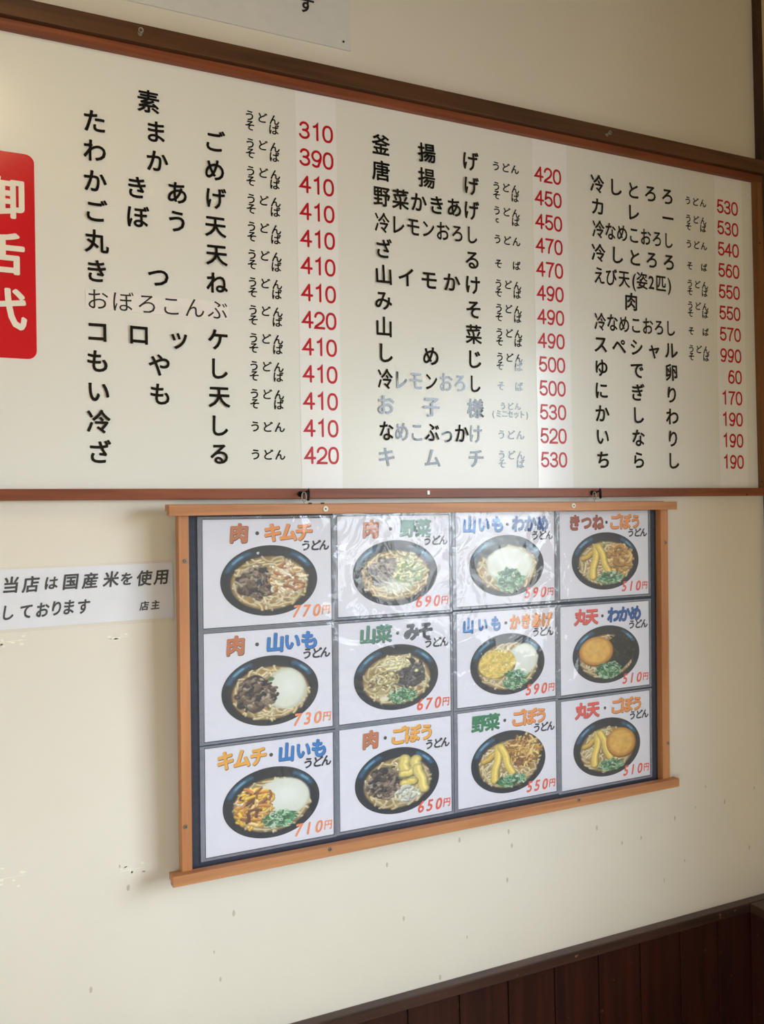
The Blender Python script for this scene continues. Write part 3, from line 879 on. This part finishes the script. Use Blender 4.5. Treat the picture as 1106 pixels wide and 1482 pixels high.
    def kakiage(s, cx, cy, rx, ry, ang=0):
        s.ell(cx, cy - 0.03, rx * 1.03, ry * 1.03, (120, 96, 50), ang, wob=0.1)
        s.ell(cx, cy, rx, ry, (220, 196, 104), ang, wob=0.12, sc=9, tex=0.3)
        for i in range(150):
            x, y = s.rp(cx, cy, rx * 0.93, ry * 0.93)
            c = [(236, 216, 128), (210, 178, 84), (232, 206, 118), (206, 142, 96), (242, 228, 160)][s.rs.randint(5)]
            s.stroke([(x, y), (x + 0.02 * s.rs.randn(), y + 0.02 * s.rs.randn())], 0.016, c, alpha=0.8)
    def tangle(s, cx, cy, rx, ry, cols, n=80, L=0.3, w=0.02, base=(90, 60, 34)):
        s.ell(cx, cy, rx * 0.92, ry * 0.92, base, wob=0.4, sc=8)
        n = int(n * 1.6); w = w * 0.8; L = L * 0.85
        for i in range(n):
            x, y = s.rp(cx, cy, rx * 0.9, ry * 0.9)
            s.worm(x, y, L * (0.5 + s.rs.rand() * 0.7), w * (0.7 + 0.9 * s.rs.rand()), cols[s.rs.randint(len(cols))], 3)
KIM = [(226, 182, 104), (204, 140, 72), (150, 96, 56), (238, 208, 140), (240, 190, 70), (112, 70, 46), (232, 222, 196)]
KIMP = [(232, 220, 186), (222, 196, 150), (212, 164, 112), (176, 116, 78), (240, 236, 214)]
YAS = [(214, 174, 96), (186, 136, 66), (228, 198, 124), (120, 74, 40), (150, 100, 54)]
TOFU = [(212, 170, 100), (190, 144, 78), (226, 192, 126), (168, 124, 66)]
def paint(kind, seed):
    p = Paint(seed); p.bowl()
    if kind == 'meat_kimchi':
        p.meat(-0.24, -0.02, 0.42, 0.42); p.tangle(0.34, 0.02, 0.36, 0.50, KIMP, 70, 0.28, 0.03, (206, 178, 130))
        p.ell(0.3, 0.2, 0.12, 0.09, (236, 232, 210), edge=0.06)
    elif kind == 'meat_tororo':
        p.tororo(0.32, 0.02, 0.42, 0.60); p.meat(-0.30, -0.05, 0.40, 0.46); p.ell(0.0, 0.32, 0.08, 0.07, (66, 110, 74), wob=.4)
    elif kind == 'kimchi_tororo':
        p.tororo(0.22, 0.10, 0.56, 0.56); p.tangle(-0.36, -0.06, 0.40, 0.60, KIM, 80, 0.3, 0.034, (160, 106, 56)); p.negi(0.16, -0.50, 0.30, 0.22)
    elif kind == 'meat_greens':
        p.meat(-0.2, 0.06, 0.48, 0.42, 0.35); p.tangle(0.32, 0.05, 0.34, 0.46, [(214, 216, 190), (190, 202, 160), (226, 222, 170), (150, 176, 130)], 60, 0.3, 0.03, (180, 186, 150))
        p.ell(0.0, -0.42, 0.46, 0.26, (226, 228, 214), edge=0.15, wob=0.3)  # soft whitish patch: glare painted into the print
    elif kind == 'sansai_miso':
        p.tangle(0.26, 0.08, 0.42, 0.46, [(96, 92, 90), (70, 66, 66), (128, 122, 116), (52, 48, 50)], 70, 0.2, 0.026, (78, 74, 74))
        p.tangle(-0.30, -0.10, 0.36, 0.40, [(206, 194, 146), (176, 158, 110), (112, 96, 66), (220, 212, 168)], 60, 0.18, 0.022, (176, 160, 116))
        p.tangle(-0.05, 0.42, 0.34, 0.18, [(232, 224, 186), (222, 212, 168)], 24, 0.25, 0.03, (210, 200, 156))
        p.negi(0.12, -0.58, 0.30, 0.20, 50); p.ell(-0.12, 0.12, 0.06, 0.06, (236, 228, 170)); p.ell(0.46, 0.14, 0.06, 0.06, (236, 228, 170)); p.ell(-0.3, -0.62, 0.13, 0.09, (228, 222, 192))
    elif kind == 'meat_gobo':
        p.meat(-0.30, -0.02, 0.42, 0.46)
        p.stick((0.14, 0.62), (0.16, 0.16), 0.13, (222, 204, 122)); p.stick((0.42, 0.56), (0.40, 0.2), 0.13, (222, 204, 122)); p.stick((0.12, 0.16), (0.42, 0.22), 0.10, (226, 206, 120))
        p.stick((0.46, 0.30), (0.62, -0.36), 0.12, (224, 206, 124)); p.stick((0.14, -0.12), (0.36, -0.08), 0.10, (220, 200, 112))
        p.tangle(0.2, -0.42, 0.26, 0.16, [(224, 222, 206), (206, 208, 196)], 20, 0.3, 0.035, (190, 188, 170))
    elif kind == 'tororo_wakame':
        p.wakame(-0.26, 0.42, 0.40, 0.22); p.tororo(0.06, 0.04, 0.62, 0.58); p.negi(0.06, -0.46, 0.34, 0.34, 90)
    elif kind == 'kakiage_tororo':
        p.tororo(0.38, 0.12, 0.42, 0.52); p.kakiage(-0.30, 0.04, 0.50, 0.46, 0.4); p.negi(0.18, -0.52, 0.30, 0.28, 70)
    elif kind == 'greens_gobo':
        p.tangle(0.38, 0.28, 0.50, 0.52, YAS, 110, 0.3, 0.022, (110, 74, 40)); p.gobo(); p.negi(0.06, -0.60, 0.34, 0.16, 60); p.ell(0.2, -0.5, 0.05, 0.05, (220, 226, 214))
    elif kind == 'tofu_gobo':
        p.tangle(0.38, 0.06, 0.40, 0.54, TOFU, 80, 0.3, 0.04, (196, 152, 88)); p.gobo(); p.negi(0.12, -0.58, 0.34, 0.18, 60); p.ell(0.16, -0.5, 0.05, 0.07, (216, 226, 206))
    elif kind == 'disc_wakame':
        p.wakame(0.36, 0.06, 0.46, 0.62); p.disc(-0.30, 0.14, 0.50, 0.50, 0.5); p.negi(0.06, -0.54, 0.34, 0.24, 70)
    elif kind == 'disc_gobo':
        p.gobo(); p.disc(0.40, 0.10, 0.44, 0.52, 0.3); p.negi(0.10, -0.62, 0.32, 0.16, 60); p.ell(0.14, -0.56, 0.045, 0.06, (220, 228, 214))
    return np.clip(p.I, 0, 255)

# ------------------------------------------------------------------ the twelve cards
def flat(name, rgb):
    return plain('print_' + name, rgb, 0.55, noise=0.02)
P_BROWN = flat('brown', (196, 120, 78)); P_OR = flat('orange', (236, 150, 78)); P_YEL = flat('yellow_orange', (238, 172, 70)); P_BLUE = flat('blue', (40, 124, 200))
P_DBLUE = flat('dark_blue', (38, 92, 160)); P_GREEN = flat('green', (34, 128, 84)); P_GR2 = flat('grey_green', (84, 138, 118)); P_GREY = flat('grey', (104, 108, 116))
P_DK = flat('dark_grey', (56, 56, 66)); P_RED = flat('coral_red', (226, 92, 84)); P_RB = flat('red_brown', (166, 84, 56)); P_PR = flat('price_red', (228, 92, 66)); P_PO = flat('price_orange', (240, 146, 96))
P_SHAD = flat('title_shadow', (72, 56, 58)); P_SHB = flat('title_shadow_blue', (24, 58, 110)); P_TXT = flat('black', (40, 38, 48))
cards = [
 # row, col, dish picture, price, price ink, title characters (char, x fraction, ink), label
 (0, 0, 'meat_kimchi', '770', P_PO, [('肉', .27, P_BROWN), ('キ', .53, P_OR), ('ム', .655, P_OR), ('チ', .78, P_OR)], .41, 'meat and kimchi noodles photo card, 770 yen, top left in the wooden display'),
 (1, 0, 'meat_tororo', '730', P_PO, [('肉', .235, P_BROWN), ('山', .54, P_BLUE), ('い', .675, P_BLUE), ('も', .815, P_BLUE)], .40, 'meat and white grated yam photo card, 730 yen, left column, middle row'),
 (2, 0, 'kimchi_tororo', '710', P_PO, [('キ', .15, P_YEL), ('ム', .275, P_YEL), ('チ', .40, P_YEL), ('山', .62, P_BLUE), ('い', .755, P_BLUE), ('も', .885, P_BLUE)], .50, 'kimchi, yam and green onion photo card, 710 yen, bottom left in the wooden display'),
 (0, 1, 'meat_greens', '690', P_PR, [('肉', .285, P_BROWN), ('野', .615, P_GR2), ('菜', .755, P_GR2)], .46, 'meat and vegetable noodles photo card under glare, 690 yen, top row, second from left'),
 (1, 1, 'sansai_miso', '670', P_PR, [('山', .25, P_GR2), ('菜', .39, P_GR2), ('み', .64, P_GREY), ('そ', .77, P_DK)], .515, 'mountain vegetable and dark miso photo card, 670 yen, middle row, second from left'),
 (2, 1, 'meat_gobo', '650', P_PR, [('肉', .265, P_BROWN), ('ご', .51, P_YEL), ('ぼ', .64, P_YEL), ('う', .77, P_YEL)], .395, 'meat and yellow burdock tempura photo card, 650 yen, bottom row, second from left'),
 (0, 2, 'tororo_wakame', '590', P_PR, [('山', .13, P_BLUE), ('い', .27, P_BLUE), ('も', .41, P_BLUE), ('わ', .62, P_DBLUE), ('か', .745, P_DBLUE), ('め', .875, P_DBLUE)], .51, 'white yam and seaweed photo card, two blue words, 590 yen, top row'),
 (1, 2, 'kakiage_tororo', '590', P_PR, [('山', .11, P_BLUE), ('い', .25, P_BLUE), ('も', .385, P_BLUE), ('か', .575, P_OR), ('き', .69, P_OR), ('あ', .80, P_OR), ('げ', .91, P_OR)], .485, 'yellow mixed tempura and white yam photo card, 590 yen, middle row, third from left'),
 (2, 2, 'greens_gobo', '550', P_PR, [('野', .205, P_GREEN), ('菜', .34, P_GREEN), ('ご', .60, P_OR), ('ぼ', .72, P_OR), ('う', .84, P_OR)], .465, 'vegetable tempura and burdock photo card with green and orange words, 550 yen'),
 (0, 3, 'tofu_gobo', '510', P_PR, [('き', .16, P_RB), ('つ', .29, P_RB), ('ね', .42, P_RB), ('ご', .61, P_OR), ('ぼ', .73, P_OR), ('う', .85, P_OR)], .515, 'fried tofu and burdock photo card, 510 yen, top right in the wooden display'),
 (1, 3, 'disc_wakame', '510', P_PR, [('丸', .22, P_RED), ('天', .34, P_RED), ('わ', .585, P_DBLUE), ('か', .71, P_DBLUE), ('め', .84, P_DBLUE)], .46, 'round orange fishcake and black seaweed photo card, 510 yen, right column, middle row'),
 (2, 3, 'disc_gobo', '510', P_PR, [('丸', .22, P_RED), ('天', .345, P_RED), ('ご', .61, P_OR), ('ぼ', .73, P_OR), ('う', .85, P_OR)], .48, 'round fishcake and burdock photo card, 510 yen, bottom right in the wooden display')]
CXL = (-0.5066, -0.2598, -0.0107, 0.2383); CXR = (-0.2730, -0.0261, 0.2240, 0.4769)
CTZ = ((0.2929, 0.1000, -0.0947), (0.2954, 0.1002, -0.0930), (0.2996, 0.1027, -0.0912), (0.2994, 0.1012, -0.0946))
CBZ = ((0.1093, -0.0826, -0.2786), (0.1125, -0.0826, -0.2771), (0.1163, -0.0800, -0.2766), (0.1174, -0.0813, -0.2796))
YC = 0.0290
GRP = 'dish photo cards in the wooden display'
for row, colm, kind, price, pink, title_, dot, lb in cards:
    x0, z1 = push(CXL[colm], CTZ[colm][row], YC); x1, z0 = push(CXR[colm], CBZ[colm][row], YC)
    w, h = x1 - x0, z1 - z0
    card = empty('menu_card', None, DM @ Matrix.Translation(Vector(((x0 + x1) / 2, YC, z0))))
    tag(card, lb, 'card', GRP)
    MB(DM).box(x0, x1, YC, YC + 0.0006, z0, z1).build('paper', M_PAPER, card)
    # bowl picture
    I = paint(kind, 11 + row * 4 + colm)
    NR, NS = 64, 190
    bcx, bcz, brx, brz = x0 + w * 0.505, z0 + h * 0.415, w * 0.385, h * 0.34
    V = []; C = []
    for i in range(NR + 1):
        rr_ = (i + 0.0) / NR
        for j in range(NS):
            a = 2 * math.pi * j / NS
            ux, uy = rr_ * math.cos(a) * 0.985, rr_ * math.sin(a) * 0.985
            V.append((bcx + brx * ux, YC - 0.0003, bcz + brz * uy))
            C.append(I[min(NX - 1, int(round((uy + 1.02) / 2.04 * (NX - 1)))), min(NX - 1, int(round((ux + 1.02) / 2.04 * (NX - 1))))])
    Fc = [(i * NS + j, (i + 1) * NS + j, (i + 1) * NS + (j + 1) % NS, i * NS + (j + 1) % NS) for i in range(NR) for j in range(NS)]
    A = np.array(DM); V = np.array(V) @ A[:3, :3].T + A[:3, 3]
    pic = link_mesh('dish_picture', V, Fc, M_PICT, card)
    ca = np.array(C) / 255.0
    ca = np.where(ca <= 0.04045, ca / 12.92, ((ca + 0.055) / 1.055) ** 2.4)
    att = pic.data.color_attributes.new('print', 'FLOAT_COLOR', 'POINT')
    att.data.foreach_set('color', np.concatenate([ca, np.ones((len(ca), 1))], 1).astype(np.float32).ravel())
    # title, with its printed drop shadow
    mats = []
    tz = z0 + h * 0.868
    for ch, fx, ink in title_:
        if ink not in mats: mats.append(ink)
    mats += [P_SHAD]
    for ch, fx, ink in title_:
        big = 0.0350 if ch not in 'いつう' else 0.0325
        big *= 0.92 if len(title_) >= 7 else 1.0
        q_ = 0.82 if len(title_) >= 7 else (0.92 if len(title_) >= 6 else 1.0)
        t = Text(DM)
        hv = 0.030 if ch in '野菜' else 0.046
        t.put(ch, x0 + w * fx + 0.0007, tz - 0.0008, YC - 0.0002, big, q_, off=hv + 0.012, shear=0.06, mi=0)
        t.put(ch, x0 + w * fx, tz, YC - 0.0006, big, q_, off=hv, shear=0.06, mi=1)
        t.build('title_letter', [P_SHAD, ink], card)
    t = Text(DM)
    t.put('・', x0 + w * dot, tz - 0.001, YC - 0.0003, 0.030, 1, off=0.01)
    t.build('title_dot', P_SHAD, card)
    t = Text(DM)
    for ch, fx in zip('うどん', (.795, .872, .945)):
        t.put(ch, x0 + w * fx, z0 + h * 0.735, YC - 0.0004, 0.0205, 1.0, off=0.038, shear=0.12)
    t.build('subtitle', P_TXT, card)['kind'] = 'stuff'
    t = Text(DM)
    for ch, fx in zip(price, (.715, .795, .880)):
        t.put(ch, x0 + w * fx, z0 + h * 0.105, YC - 0.0005, 0.0305, 0.95, off=0.022, shear=0.2)
    t.put('円', x0 + w * .955, z0 + h * 0.105, YC - 0.0005, 0.0185, 0.92, off=0.022, shear=0.1)
    t.build('price', pink, card)['kind'] = 'stuff'
    # clear sleeve: a thin wavy film with welded milky borders
    gw = 0.0062
    sx0, sx1, sz0, sz1 = x0 - gw - 0.003, x1 + gw - 0.001, z0 - gw + 0.001, z1 + gw - 0.001
    sz1 = min(sz1, hh - 0.0102); sz0 = max(sz0, -hh + 0.0125)
    n1, n2 = 24, 20; V = []; rs = np.random.RandomState(row * 9 + colm)
    ph = rs.rand(6) * 6.28
    for j in range(n2 + 1):
        for i in range(n1 + 1):
            a, b = i / n1, j / n2
            dd = 0.0006 * math.sin(a * 5 + ph[0]) * math.sin(b * 4 + ph[1]) + 0.0003 * math.sin(a * 13 + b * 7 + ph[2])
            V.append((sx0 + (sx1 - sx0) * a, YC - 0.0022 + dd * math.sin(math.pi * a) ** 0.5 * math.sin(math.pi * b) ** 0.5, sz0 + (sz1 - sz0) * b))
    Fc = [(j * (n1 + 1) + i, j * (n1 + 1) + i + 1, (j + 1) * (n1 + 1) + i + 1, (j + 1) * (n1 + 1) + i) for j in range(n2) for i in range(n1)]
    V = np.array(V) @ A[:3, :3].T + A[:3, 3]
    link_mesh('sleeve', V, Fc, M_FILM, card, smooth=True)
    wb = MB(DM)
    g2 = 0.0012
    ya, yb = YC + 0.0004, YC - 0.0012
    wb.box(sx0, x0 - g2, yb, ya, sz0, sz1).box(x1 + g2, sx1, yb, ya, sz0, sz1)
    wb.box(x0 - g2, x1 + g2, yb, ya, sz0, z0 - g2)
    if sz1 > z1 + g2: wb.box(x0 - g2, x1 + g2, yb, ya, z1 + g2, sz1)
    wb.build('sleeve_border', M_WELD, card)

# ------------------------------------------------------------------ warm lamp hanging left of the view
lp = (-0.03, -0.75, 2.62)
lamp = empty('pendant_lamp', lp)
tag(lamp, 'round white pendant lamp hanging from the ceiling, left of the menu board', 'lamp')
def lathe_z(cx, cy, cz, prof, n=24):
    V = []; Fc = []
    for r, dz in prof:
        for k_ in range(n):
            w = 2 * math.pi * k_ / n
            V.append((cx + r * math.cos(w), cy + r * math.sin(w), cz + dz))
    for i in range(len(prof) - 1):
        for k_ in range(n):
            Fc.append((i * n + k_, i * n + (k_ + 1) % n, (i + 1) * n + (k_ + 1) % n, (i + 1) * n + k_))
    return V, Fc
V, Fc = lathe_z(*lp, [(0.16, 0), (0.14, 0.06), (0.07, 0.12), (0.02, 0.15), (0.018, 0.148), (0.066, 0.116), (0.136, 0.058), (0.156, 0)])
link_mesh('shade', V, Fc, M_SHADE, lamp, True)
V, Fc = lathe_z(*lp, [(0.008, ZC - lp[2]), (0.008, 0.14)], 8)
link_mesh('cord', V, Fc, M_DARK, lamp)
me_, n_, l_, b_ = mat_new('warm_bulb')
b_.inputs['Emission Color'].default_value = (1.0, 0.84, 0.60, 1); b_.inputs['Emission Strength'].default_value = 55
V, Fc = lathe_z(lp[0], lp[1], lp[2] + 0.03, [(0.0, -0.045), (0.03, -0.035), (0.045, 0), (0.03, 0.035), (0.012, 0.07), (0.0, 0.075)], 16)
link_mesh('bulb', V, Fc, me_, lamp, True)
